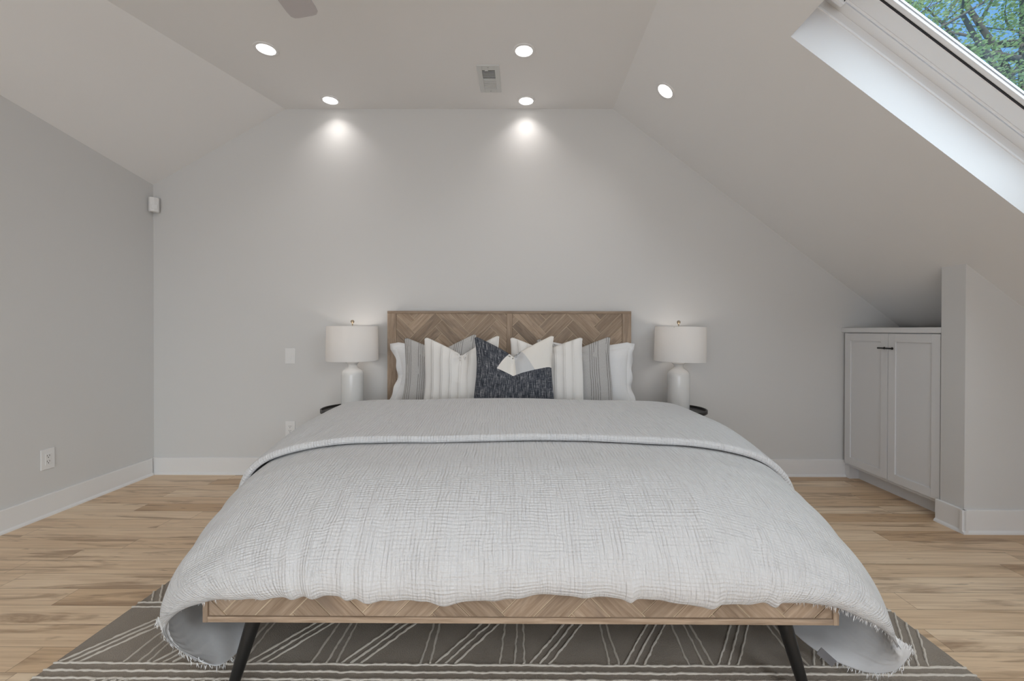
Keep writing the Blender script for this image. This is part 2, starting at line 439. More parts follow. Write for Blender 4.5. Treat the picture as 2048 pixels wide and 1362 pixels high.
# unseen rear wall; its window is made wide and low for more light
rx0, rx1, rz0, rz1 = -2.4, 1.2, .12, 2.25
poly = [(XL, 0), (XK, 0), (XK, slz(XK)), (XC, H), (XL, H)]
mb = MB()
mb.prism([(XL, YR, 0), (rx0, YR, 0), (rx0, YR, H), (XL, YR, H)], (0, -T, 0))
mb.prism([(rx0, YR, 0), (rx1, YR, 0), (rx1, YR, rz0), (rx0, YR, rz0)], (0, -T, 0))
mb.prism([(rx0, YR, rz1), (rx1, YR, rz1), (rx1, YR, H), (rx0, YR, H)], (0, -T, 0))
mb.prism([(rx1, YR, 0), (XK, YR, 0), (XK, YR, slz(XK)), (XC, YR, H), (rx1, YR, H)], (0, -T, 0))
mb.build('wall_rear', m_wall, kind='structure')
w = empty('unseen_window_3', ((rx0 + rx1) / 2, YR, rz0), kind='structure')
hw = (rx1 - rx0) / 2; hh = rz1 - rz0
mb = MB()
for a, b, c, d in ((-hw, hw, 0, .06), (-hw, hw, hh - .06, hh), (-hw, -hw + .06, .06, hh - .06), (hw - .06, hw, .06, hh - .06), (-.03, .03, .06, hh - .06)):
    mb.box(a, b, -.1, -.02, c, d)
mb.build('window_frame', m_vinyl, w)
MB().box(-hw, hw, -.07, -.06, 0, hh).build('glass_pane', m_glass, w)

# baseboards with shoe moulding
def baseboard(name, p, q, nrm):
    """p->q along the wall foot, nrm = unit inward"""
    p = Vector((*p, 0)); q = Vector((*q, 0)); n = Vector((*nrm, 0))
    prof = [(0, 0), (.026, 0), (.024, .010), (.016, .018), (.014, .019), (.014, .136), (.012, .139), (0, .139)]
    vs = [p + n * a + Vector((0, 0, z)) for a, z in prof] + [q + n * a + Vector((0, 0, z)) for a, z in prof]
    k = len(prof)
    fs = [tuple(range(k)), tuple(range(2 * k - 1, k - 1, -1))] + [(i, (i + 1) % k, (i + 1) % k + k, i + k) for i in range(k)]
    MB().add(vs, fs).build(name, m_trim, kind='structure')
baseboard('baseboard_back', (XL, YB), (2.66, YB), (0, -1))
baseboard('baseboard_left', (XL, YR), (XL, YB - .03), (1, 0))
baseboard('baseboard_bay', (CHX - .026, CHY), (XK, CHY), (0, -1))
baseboard('baseboard_bay', (CHX, CHY - .026), (CHX, 2.692), (-1, 0))
baseboard('baseboard_right', (XK, YR), (XK, CHY - .03), (-1, 0))

# ------------------------------------------------------------------ skylight
def skylight(name, y0, y1, hardware):
    w = empty(name, (0, 0, 0), kind='structure')
    f = lambda s, y, n: sl(s, y, n)
    def ring(mb, e0, e1, n0, n1):   # rectangular ring, e = inset from the opening
        a0, a1, b0, b1 = s0 + e0, s1 - e0, y0 + e0, y1 - e0
        c0, c1, d0, d1 = s0 + e1, s1 - e1, y0 + e1, y1 - e1
        mb.box(a0, a1, b0, d0, n0, n1, xf=f); mb.box(a0, a1, d1, b1, n0, n1, xf=f)
        mb.box(a0, c0, d0, d1, n0, n1, xf=f); mb.box(c1, a1, d0, d1, n0, n1, xf=f)
    mb = MB(); ring(mb, -.004, .006, .186, .196); ring(mb, -.03, .045, .236, .28); mb.build('frame', m_vinyl, w, bevel=.002)
    mb = MB(); ring(mb, .053, .064, .232, .278); ring(mb, .064, .138, .236, .278); mb.build('sash', m_vinyl, w, bevel=.003)
    mb = MB(); ring(mb, .138, .145, .239, .27); mb.build('gasket', m_gasket, w)
    mb = MB(); ring(mb, .145, .168, .242, .266); mb.build('glazing_bead', m_vinyl, w, bevel=.002)
    mb = MB(); ring(mb, .168, .172, .256, .266); mb.build('spacer_bar', m_alu, w)
    mb = MB(); mb.box(s0 + .15, s1 - .15, y0 + .15, y1 - .15, .268, .274, xf=f); mb.build('glass_pane', m_glass, w)
    if hardware:
        mb = MB(); mb.box(s0 + .058, s0 + .085, y0 + .09, y1 - .085, .205, .232, xf=f)
        mb.build('ventilation_bar', m_vinyl, w, bevel=.005)
        for yy in (y0 + .06, y1 - .085):
            mb = MB(); mb.box(s0 + .035, s0 + .10, yy, yy + .025, .185, .245, xf=f)
            br = mb.build('bar_bracket', m_vinyl, w, bevel=.008)
            for ss in (s0 + .045, s0 + .09): MB().tube([sl(ss, yy - .002, .20), sl(ss, yy + .004, .20)], .003, 10).build('screw', m_gasket, br)
    return w
skylight('window_1', y0, y1, True)
skylight('added_window_2', ry0, ry1, False)  # extra skylight out of view, added to bring in light

# ------------------------------------------------------------------ cabinet built in under the slope
cab = empty('built_in_cabinet', (2.66, 3.10, 0), 'white built-in cupboard with two tall doors under the sloped ceiling', 'cabinet')
cy = 3.10
def cb(mb, x0, x1, y0, y1, z0, z1): return mb.box(x0 - 2.66, x1 - 2.66, y0 - cy, y1 - cy, z0, z1)
mb = MB(); cb(mb, 2.66, 3.05, 2.678, YB - .002, .10, 1.185)
mb.build('body', m_cab, cab, bevel=.002)
mb = MB(); cb(mb, 2.735, 2.75, 2.678, YB - .002, 0, .10); cb(mb, 2.66, 2.735, YB - .06, YB - .002, 0, .10); mb.build('toe_kick', m_cab, cab)
mb = MB(); cb(mb, 2.632, 3.09, 2.678, YB - .002, 1.185, 1.222); mb.build('top_board', m_cab, cab, bevel=.003)
def door(ya, yb, z0, z1, hy):
    mb = MB(); xa, xb = 2.638, 2.659
    r = .058
    cb(mb, xa, xb, ya, ya + r, z0, z1); cb(mb, xa, xb, yb - r, yb, z0, z1)
    cb(mb, xa, xb, ya + r, yb - r, z0, z0 + r); cb(mb, xa, xb, ya + r, yb - r, z1 - r, z1)
    cb(mb, xa + .009, xb, ya + r, yb - r, z0 + r, z1 - r)
    d = mb.build('door', m_cab, cab, bevel=.0012)
    m2 = MB(); z = 1.073
    m2.tube([(xa - 2.66, hy - cy, z), (xa - 2.66 - .028, hy - cy, z)], .0045, 12)
    m2.tube([(xa - 2.66 - .028, hy - cy - .026, z), (xa - 2.66 - .028, hy - cy + .026, z)], .006, 12)
    m2.tube([(xa - 2.66 - .003, hy - cy, z), (xa - 2.66, hy - cy, z)], .009, 14)
    tag(m2.build('handle', m_black, d, smooth=True), 'black T-bar handle')
door(3.074, 3.478, .125, 1.178, 3.10)
door(2.688, 3.069, .125, 1.178, 3.035)

# ------------------------------------------------------------------ wall devices
def plate(name, loc, rz, w, h, kind, label, cat, group=None):
    o = empty(name, loc, label, cat, group, rz=rz)
    MB().box(-w / 2, w / 2, -.006, 0, -h / 2, h / 2).build('cover_plate', m_plate, o, bevel=.002)
    if kind == 'switch':
        MB().box(-.017, .017, -.008, -.004, -.034, .034).build('switch_frame', m_plate, o, bevel=.001)
        mb = MB(); mb.add([(-.013, -.008, -.03), (.013, -.008, -.03), (.013, -.014, -.03), (-.013, -.014, -.03), (-.013, -.008, .03), (.013, -.008, .03), (.013, -.0085, .03), (-.013, -.0085, .03)],
                          [(0, 1, 2, 3), (4, 7, 6, 5), (3, 2, 6, 7), (0, 4, 5, 1), (0, 3, 7, 4), (1, 5, 6, 2)])
        mb.build('rocker', m_plate, o, bevel=.001)
    else:
        MB().box(-.0175, .0175, -.008, -.004, -.036, .036).build('socket_insert', m_plate, o, bevel=.001)
        for zz in (.018, -.018):
            mb = MB()
            mb.box(-.008, -.0055, -.0086, -.007, zz, zz + .009); mb.box(.0055, .008, -.0086, -.007, zz, zz + .009)
            mb.tube([(0, -.0086, zz - .007), (0, -.007, zz - .007)], .003, 10)
            tag(mb.build('socket', m_slot, o), 'dark socket slots')
    return o
plate('light_switch', (-1.914, YB, .982), 0, .082, .126, 'switch', 'white single rocker light switch on the back wall left of the lamp', 'light switch')
plate('wall_outlet', (-1.914, YB, .378), 0, .08, .126, 'outlet', 'white outlet on the back wall below the light switch', 'outlet')
plate('wall_outlet', (XL, 2.715, .365), PI / 2, .08, .13, 'outlet', 'white outlet low on the left wall', 'outlet')
so = empty('motion_sensor', (XL + .045, YB - .045, 2.16), 'small white motion sensor high in the left corner', 'sensor', rz=PI / 4)
mb = MB(); pr = [(-.034, .03), (.034, .03), (.034, -.006), (.026, -.02), (0, -.026), (-.026, -.02), (-.034, -.006)]
mb.prism([(a, b, 0) for a, b in pr], (0, 0, .115)); mb.build('housing', m_plate, so, bevel=.003)
MB().box(-.02, .02, -.027, -.02, .02, .055).build('sensor_lens', m_trim, so, bevel=.003)

# ------------------------------------------------------------------ ceiling devices
def downlight(loc, nrm, label, power=.8):
    o = bpy.data.objects.new('recessed_light', None); C.objects.link(o); o.location = loc; o.empty_display_size = .05
    o.rotation_euler = Vector(nrm).to_track_quat('-Z', 'Y').to_euler()
    tag(o, label, 'ceiling light', 'recessed ceiling downlights')
    MB().lathe([(.074, 0), (.0735, -.004), (.071, -.0055), (.058, -.0055), (.056, -.0045), (.056, 0)], 48).build('trim_ring', m_plate, o, smooth=True)
    MB().lathe([(.0001, -.0018), (.03, -.0018), (.0562, -.0016)], 40).build('lens', m_lens, o, smooth=True)
    l = bpy.data.lights.new('downlight_lamp', 'AREA'); l.shape = 'DISK'; l.size = .105; l.energy = power; l.color = (1, .95, .92); l.spread = math.radians(112)
    lo = bpy.data.objects.new('downlight_lamp', l); C.objects.link(lo); lo.parent = o; lo.location = (0, 0, -.0024)
    return o
downlight((-1.52, 3.375, H), (0, 0, -1), 'round recessed downlight, left one nearest the back wall')
downlight((.033, 3.385, H), (0, 0, -1), 'round recessed downlight nearest the back wall, below the air vent')
downlight((-1.66, 2.76, H), (0, 0, -1), 'round recessed downlight left of the fan blade')
downlight((.013, 2.78, H), (0, 0, -1), 'round recessed downlight right of and above the air vent')
downlight(tuple(sl((.985 - XC) / cs, 2.93)), tuple(-NV), 'round recessed downlight set in the right sloped ceiling')
v = empty('air_vent', (-.235, 3.09, H), 'white rectangular ceiling air vent with half open louvres', 'vent')
mb = MB()
for a, b, c, d in ((-.078, -.045, -.165, .165), (.045, .078, -.165, .165), (-.045, .045, -.165, -.115), (-.045, .045, .115, .165), (-.045, .045, -.004, .008)):
    mb.box(a, b, c, d, -.008, 0)
mb.build('frame', m_vent, v, bevel=.0015)
MB().box(-.045, .045, -.115, -.004, -.0022, -.0012).build('duct_shade_panel', m_slot, v)  # flat dark sheet, its colour replaces the shade inside the duct
MB().box(-.045, .045, .008, .115, -.003, -.0015).build('closed_louvre_panel', m_vent, v)
mb = MB()
for k in range(9):
    y = -.109 + k * .0125; mb.add([(-.045, y, -.0025), (.045, y, -.0025), (.045, y + .001, -.0050), (-.045, y + .001, -.0050)], [(0, 1, 2, 3)])
for k in range(10):
    y = .012 + k * .0105; mb.box(-.045, .045, y, y + .006, -.0055, -.003)
mb.build('louvre', m_vent, v)
mb = MB(); mb.box(-.025, -.003, -.117, -.108, -.012, -.006); mb.build('damper_lever', m_vent, v)
for y in (-.145, .145): MB().tube([(0, y, -.0095), (0, y, -.007)], .004, 10).build('screw', m_alu, v)

fan = empty('ceiling_fan', (-1.03, 1.325, H), 'ceiling fan with taupe paddle blades, one blade tip in view', 'ceiling fan')
MB().lathe([(.0001, 0), (.07, 0), (.065, -.05), (.02, -.07), (.014, -.08), (.014, -.2), (.02, -.21), (.09, -.23), (.11, -.27), (.11, -.35), (.08, -.38), (.0001, -.39)], 40).build('motor', m_plate, fan, smooth=True)
for k in range(5):
    a = PI / 2 + k * 2 * PI / 5
    Rm = Matrix.Rotation(a, 4, 'Z') @ Matrix.Rotation(math.radians(-10), 4, 'X')
    out = []
    for x, hw_ in ((.09, .03), (.16, .045), (.3, .062), (.5, .068), (.66, .068), (.69, .064), (.703, .052), (.706, .035)):
        out.append((x, hw_))
    prof = [(x, -h) for x, h in out] + [(x, h) for x, h in reversed(out)]
    mb = MB(); mb.prism([Rm @ Vector((x, y, 0)) + Vector((0, 0, -.33)) for x, y in prof], (0, 0, .008))
    b = mb.build('blade', m_fan, fan, bevel=.002)

# ------------------------------------------------------------------ rug
def rug():
    X0, X1, Y0, Y1 = -1.672, 1.578, 1.12, 2.96
    o = empty('area_rug', (0, 2, 0), 'taupe cut-pile area rug with raised ivory lines under the bed', 'rug')
    random.seed(4)
    nx, ny = 240, 140
    xs = np.linspace(X0, X1, nx); ys = np.linspace(Y0, Y1, ny)
    vs = []; 
    for j, y in enumerate(ys):
        for i, x in enumerate(xs):
            e = min(x - X0, X1 - x, y - Y0, Y1 - y)
            z = .014 * min(1, (e / .015)) ** .5 if e > 0 else 0.0
            z += .0015 * noise.noise((x * 60, y * 60, 0)) if e > 0 else 0
            ex = .003 * noise.noise((x * 25, y * 25, 3)) if e == 0 else 0
            vs.append((x + ex, y - 2, max(z, 0.001)))
    fs = [(j * nx + i, j * nx + i + 1, (j + 1) * nx + i + 1, (j + 1) * nx + i) for j in range(ny - 1) for i in range(nx - 1)]
    mesh_obj('pile', vs, fs, m_rug, o, smooth=True)
    mb = MB()
    def line(p, q, w=.0042):
        p = Vector((*p, 0)); q = Vector((*q, 0)); n = max(2, int((q - p).length / .012)); d = (q - p).normalized(); s = Vector((-d.y, d.x, 0))
        pts = []; rr = []
        for i in range(n + 1):
            t = p.lerp(q, i / n) + s * (.003 * noise.noise((p.x * 9 + i * .35, p.y * 7, 1)) + random.uniform(-.0012, .0012))
            if not (X0 + .01 < t.x < X1 - .01 and Y0 + .01 < t.y < Y1 - .01): 
                if len(pts) > 1: mb.tube(pts, rr, 6)
                pts = []; rr = []; continue
            pts.append((t.x, t.y - 2, .0145 + random.uniform(-.001, .001))); rr.append(w * random.uniform(.72, 1.2))
        if len(pts) > 1: mb.tube(pts, rr, 6)
    for y in (1.495, 1.462, 1.43): line((X0, y), (X1, y))
    for y in (1.80, 2.12, 2.44, 2.76):
        line((X0, y), (X1, y)); line((X0, y + .03), (X1, y + .03))
    rows = [(1.50, 1.795), (1.835, 2.115), (2.155, 2.435), (2.475, 2.755), (1.13, 1.425)]
    P = .335
    for r, (ya, yb) in enumerate(rows):
        for k in range(-6, 6):
            x0 = k * P + (r % 2) * P / 2
            for dx in (-.022, .012): line((x0 + dx, ya), (x0 + dx * .6, yb))
            if k % 2 == 0: line((x0 - .075, ya), (x0 - .06, yb))
            for dx in (0, .035, .07):
                if r % 2 == 0: line((x0 + .03 + dx, ya), (x0 + P - .10 + dx, yb))
                else: line((x0 + P - .10 + dx, ya), (x0 + .03 + dx, yb))
    mb.build('raised_lines', m_yarn, o, smooth=True)
rug()

# ------------------------------------------------------------------ bed
def skx(y): return -.004 - .094 * (y - 1.33) / 2.1     # the bed stands very slightly askew
def sk(x, y, z): return (x + skx(y), y, z)

def clip(poly, x0, x1, z0, z1):
    def cl(ps, f, inter):
        out = []
        for i in range(len(ps)):
            a, b = ps[i], ps[(i + 1) % len(ps)]
            fa, fb = f(a), f(b)
            if fa >= 0: out.append(a)
            if (fa >= 0) != (fb >= 0):
                t = fa / (fa - fb); out.append(tuple(a[k] + t * (b[k] - a[k]) for k in range(4)))
        return out
    for f in (lambda p: p[0] - x0, lambda p: x1 - p[0], lambda p: p[1] - z0, lambda p: z1 - p[1]):
        poly = cl(poly, f, None)
        if len(poly) < 3: return []
    return poly
def herringbone(mb, x0, x1, z0, z1, yf, th, w, n, ox, oz, seed, front):
    """boards of width w and length n*w at 45 degrees, clipped to the panel; yf = face, th = thickness going back"""
    rnd = random.Random(seed); Lb = n * w; g = .0018; c = math.sqrt(.5)
    for i in range(-60, 60):
        for j in range(-14, 14):
            for kind in (0, 1):
                # classic herringbone lattice
                px = i * w + j * n * w; pz = i * w - j * n * w
                if kind == 0: r = (px, px + Lb, pz, pz + w)
                else: r = (px, px + w, pz - Lb + 0, pz) if False else (px - w, px, pz, pz + Lb)
                a0, a1, b0, b1 = r[0] + g, r[1] - g, r[2] + g, r[3] - g
                cs_ = [(a0, b0), (a1, b0), (a1, b1), (a0, b1)]
                pts = []
                for a, b in cs_:
                    X = ox + (a - b) * c; Z = oz + (a + b) * c
                    uv = (a, b) if kind == 0 else (b, a)
                    pts.append((X, Z, uv[0], uv[1]))
                if max(p[0] for p in pts) < x0 or min(p[0] for p in pts) > x1 or max(p[1] for p in pts) < z0 or min(p[1] for p in pts) > z1: continue
                q = clip(pts, x0, x1, z0, z1)
                if len(q) < 3: continue
                dy = rnd.uniform(0, .0012); bb = rnd.random()
                m = len(q)
                vs = [front(p[0], yf + dy, p[1]) for p in q] + [front(p[0], yf + th, p[1]) for p in q]
                fs = [tuple(range(m - 1, -1, -1)), tuple(range(m, 2 * m))] + [(k, (k + 1) % m, (k + 1) % m + m, k + m) for k in range(m)]
                mb.add(vs, fs, [(p[2], p[3]) for p in q] * 2, bb)

bed = empty('platform_bed', (0, 0, 0), 'king bed with herringbone wood headboard and footboard on black splayed legs', 'bed')
# headboard
hx0, hx1, hz0, hz1, hy = -1.082, .882, .30, 1.352, 3.42
def idt(x, y, z): return (x, y, z)
hb = empty('headboard', (0, 0, 0)); hb.parent = bed
mb = MB()
mb.box(hx0, hx0 + .072, hy, hy + .05, hz0, hz1 - .02, 'z', .45); mb.box(hx1 - .072, hx1, hy, hy + .05, hz0, hz1 - .02, 'z', .6)
mb.box(hx0, hx1, hy - .001, hy + .052, hz1 - .02, hz1, 'x', .35)
mb.box(-.118, -.074, hy, hy + .05, hz0, hz1 - .02, 'z', .55)
mb.build('headboard_frame', m_wood, hb, bevel=.002)
mb = MB()
herringbone(mb, hx0 + .073, -.119, hz0, hz1 - .021, hy + .006, .02, .078, 4, hx0 + .22, .62, 3, idt)
herringbone(mb, -.073, hx1 - .073, hz0, hz1 - .021, hy + .006, .02, .078, 4, -.073 + .27, .62, 8, idt)
mb.build('herringbone_boards', m_wood, hb)
mb = MB(); mb.box(hx0 + .07, hx1 - .07, hy + .0095, hy + .045, hz0 + .01, hz1 - .018); tag(mb.build('inlay_backing', m_inlay, hb), 'pale gold lines between the boards')
# footboard
fx0, fx1, fz0, fz1, fy = -1.004, .996, .276, .405, 1.33
fb = empty('footboard', (0, 0, 0)); fb.parent = bed
mb = MB()
mb.box(fx0, fx1, fy, fy + .045, fz0, fz0 + .018, 'x', .7); mb.box(fx0, fx1, fy, fy + .045, fz1 - .018, fz1, 'x', .5)
mb.box(fx0, fx0 + .016, fy - .001, fy + .046, fz0, fz1, 'z', .4); mb.box(fx1 - .018, fx1, fy - .001, fy + .046, fz0, fz1, 'z', .3)
mb.build('footboard_frame', m_wood, fb, bevel=.0015)
mb = MB(); herringbone(mb, fx0 + .017, fx1 - .019, fz0 + .019, fz1 - .019, fy + .005, .02, .078, 4, -.005, .25, 21, idt)
mb.build('herringbone_boards', m_wood, fb)
mb = MB(); mb.box(fx0 + .015, fx1 - .017, fy + .0085, fy + .04, fz0 + .01, fz1 - .01); tag(mb.build('inlay_backing', m_inlay, fb), 'pale gold lines between the boards')
for s_ in (-1, 1):
    xa = .972 * s_; mb = MB()
    mb.box(min(xa, xa + .025 * s_), max(xa, xa + .025 * s_), fy + .045, hy, fz0, fz1 - .02, 'y', .5, xf=sk)
    mb.build('side_rail', m_wood, bed, bevel=.002)
mb = MB()
for k in range(12): mb.box(-.965, .965, 1.42 + k * .17, 1.50 + k * .17, .33, .35, 'x', random.random(), xf=sk)
mb.build('slats', m_wood, bed)
def leg(xt, yt, xb, yb):
    mb = MB(); n = 8
    mb.tube([(xt + (xb - xt) * k / n, yt + (yb - yt) * k / n, fz0 + .004 - (fz0 + .004 - .017) * k / n) for k in range(n + 1)], [.0245 - .0085 * k / n for k in range(n + 1)], 24)
    mb.build('leg', m_black, bed, smooth=True)
leg(-.873, 1.40, -.945, 1.375); leg(.855, 1.40, .925, 1.375)
leg(-.93, 3.3, -.98, 3.34); leg(.73, 3.3, .79, 3.34)

# mattress
mt = empty('mattress', (0, 2.4, .35), 'white king mattress lying on the wooden bed frame under the duvet', 'mattress')
mb = MB(); mb.box(-.88, .88, 1.52, 3.40, .352, .60, xf=lambda x, y, z: (x + skx(y), y - 2.4, z - .35)); mb.build('mattress_body', m_mattress, mt, bevel=.07, seg=5, smooth=True)

# ------------------------------------------------------------------ duvet
def spline(pts, t):
    """Catmull-Rom through pts, t in [0,1] array -> array (len, dim)"""
    P = np.array(pts, float); n = len(P) - 1
    d = np.r_[0, np.cumsum(np.linalg.norm(np.diff(P, axis=0), axis=1))]; d /= d[-1]
    out = np.zeros(np.shape(t) + (P.shape[1],))
    t = np.asarray(t); i = np.clip(np.searchsorted(d, t, side='right') - 1, 0, n - 1)
    h = (d[i + 1] - d[i]); s = ((t - d[i]) / h)[..., None]
    m = np.zeros_like(P); m[1:-1] = (P[2:] - P[:-2]) / (d[2:] - d[:-2])[:, None]
    m[0] = (P[1] - P[0]) / (d[1] - d[0]); m[-1] = (P[-1] - P[-2]) / (d[-1] - d[-2])
    hh = h[..., None]
    return (2 * s**3 - 3 * s**2 + 1) * P[i] + (s**3 - 2 * s**2 + s) * hh * m[i] + (-2 * s**3 + 3 * s**2) * P[i + 1] + (s**3 - s**2) * hh * m[i + 1]
XCORE, YCORE, YEND = .60, 1.72, 2.86
side_back = [(.60, .700), (.80, .698), (.97, .690), (1.10, .668), (1.18, .61), (1.212, .51), (1.22, .40), (1.215, .28), (1.18, .17), (1.13, .11)]
side_front = [(.60, .678), (.76, .665), (.90, .632), (1.03, .58), (1.14, .51), (1.21, .42), (1.235, .31), (1.19, .19), (1.09, .10), (.99, .07)]
front_prof = [(1.72, .678), (1.60, .668), (1.48, .635), (1.37, .58), (1.29, .505), (1.262, .44), (1.275, .39), (1.315, .372)]
def side_pt(rho, y):
    k = np.clip((y - 1.40) / 1.0, 0, 1); k = k * k * (3 - 2 * k)
    a = spline(side_back, rho); b = spline(side_front, rho)
    return a * k[..., None] + b * (1 - k[..., None])
G_LEFT = [(.99, 1.72, .07), (.965, 1.56, .055), (.99, 1.43, .058), (1.045, 1.385, .11), (1.12, 1.362, .19), (1.165, 1.355, .265)]
H_LEFT = [(.60, 1.315, .372), (.85, 1.31, .378), (1.0, 1.31, .36), (1.10, 1.325, .315), (1.165, 1.355, .265)]
G_RIGHT = [(.99, 1.72, .07), (1.04, 1.53, .05), (1.14, 1.43, .052), (1.21, 1.385, .09), (1.245, 1.365, .15), (1.25, 1.355, .19)]
H_RIGHT = [(.60, 1.315, .372), (.88, 1.31, .37), (1.05, 1.31, .32), (1.17, 1.33, .245), (1.25, 1.355, .19)]
B_LEFT = (.12, -.03, -.02); B_RIGHT = (.09, -.035, -.03)
def sheet(U, V):
    """U in [-1..1]*(core .4 | excess) param, V in rows; returns xyz"""
    sgn = np.sign(U); au = np.abs(U)
    a = np.clip((au - .4) / .6, 0, 1)                 # lateral excess 0..1
    b = np.clip(-V, 0, 1)                             # front excess 0..1 when V<0
    y = YCORE + np.clip(V, 0, 1) * (YEND - YCORE)
    xcore = np.minimum(au / .4, 1) * XCORE
    k = np.clip((y - 1.40) / 1.0, 0, 1); k = k * k * (3 - 2 * k)
    ztop = .678 * (1 - k) + .700 * k + .012 * (1 - (xcore / XCORE)**2) * (.3 + .7 * k)
    rho = np.clip((a**6 + b**6)**(1 / 6), 0, 1)
    sp = side_pt(a, y); base = (.678 * (1 - k) + .700 * k); sp0 = side_pt(np.zeros_like(a), y)[..., 1]
    # b == 0: cross-section; a == 0: the foot roll
    S3 = np.stack([xcore + sp[..., 0] - XCORE, y, sp[..., 1] + (ztop - base) * (1 - a) + (base - sp0) * (1 - a)], -1)
    fp = spline(front_prof, b)
    F3 = np.stack([xcore, fp[..., 0], fp[..., 1] + (ztop - .678) * (1 - b)], -1)
    out = np.where((a > 0)[..., None], S3, np.where((b > 0)[..., None], F3, S3))
    both = (a > 0) & (b > 0)
    for side, G, Hc, bulge in ((U < 0, G_LEFT, H_LEFT, B_LEFT), (U > 0, G_RIGHT, H_RIGHT, B_RIGHT)):
        m = both & side
        if not m.any(): continue
        A = a[m][:, None]; B = b[m][:, None]
        spc = side_pt(a[m], np.full(a[m].shape, YCORE))
        s0_ = side_pt(np.zeros(1), np.full(1, YCORE))[0, 1]; kk = np.clip((YCORE - 1.40) / 1.0, 0, 1); kk = kk * kk * (3 - 2 * kk)
        bs = .678 * (1 - kk) + .700 * kk
        Sc = np.stack([spc[:, 0], np.full(len(spc), YCORE), spc[:, 1] + (bs - s0_) * (1 - a[m])], -1)
        fc = spline(front_prof, b[m]); Fc = np.stack([np.full(len(fc), XCORE), fc[:, 0], fc[:, 1] + (bs - .678) * (1 - b[m])], -1)
        g = spline(G, b[m]); h = spline(Hc, a[m])
        P00 = np.array([XCORE, YCORE, bs]); P10 = np.array(G[0]); P01 = np.array(Hc[0]); P11 = np.array(G[-1])
        p = (1 - A) * Fc + A * g + (1 - B) * Sc + B * h - ((1 - A) * (1 - B) * P00 + A * (1 - B) * P10 + (1 - A) * B * P01 + A * B * P11)
        w_ = np.sin(PI * A) * np.sin(PI * B)
        p = p + w_**1.2 * np.array(bulge)
        out[m] = p
    X, Y, Z = out[..., 0], out[..., 1], out[..., 2]
    return np.stack([sgn * X, Y, Z], -1)
def gnormals(P):
    du = np.gradient(P, axis=1); dv = np.gradient(P, axis=0)
    n = np.cross(du, dv); n /= np.linalg.norm(n, axis=-1, keepdims=True) + 1e-9
    return n
def fbm(x, y, seed, oct=3):
    r = np.random.RandomState(seed); o = np.zeros_like(x); A = 1
    for k in range(oct):
        for _ in range(4):
            a = r.uniform(0, 2 * PI); f = r.uniform(.7, 1.3) * 2**k
            o += A * np.sin((x * math.cos(a) + y * math.sin(a)) * f + r.uniform(0, 6.28))
        A *= .5
    return o / 6
def grid_faces(nv, nu):
    return [(j * nu + i, j * nu + i + 1, (j + 1) * nu + i + 1, (j + 1) * nu + i) for j in range(nv - 1) for i in range(nu - 1)]
def ridge(s, x, pts):
    """sum of soft folds: (centre, width, amplitude, slant)"""
    o = np.zeros_like(x)
    for c, w_, A, sl_ in pts:
        d = (x - c - sl_ * s) / w_
        o += A * np.exp(-d * d)
    return o
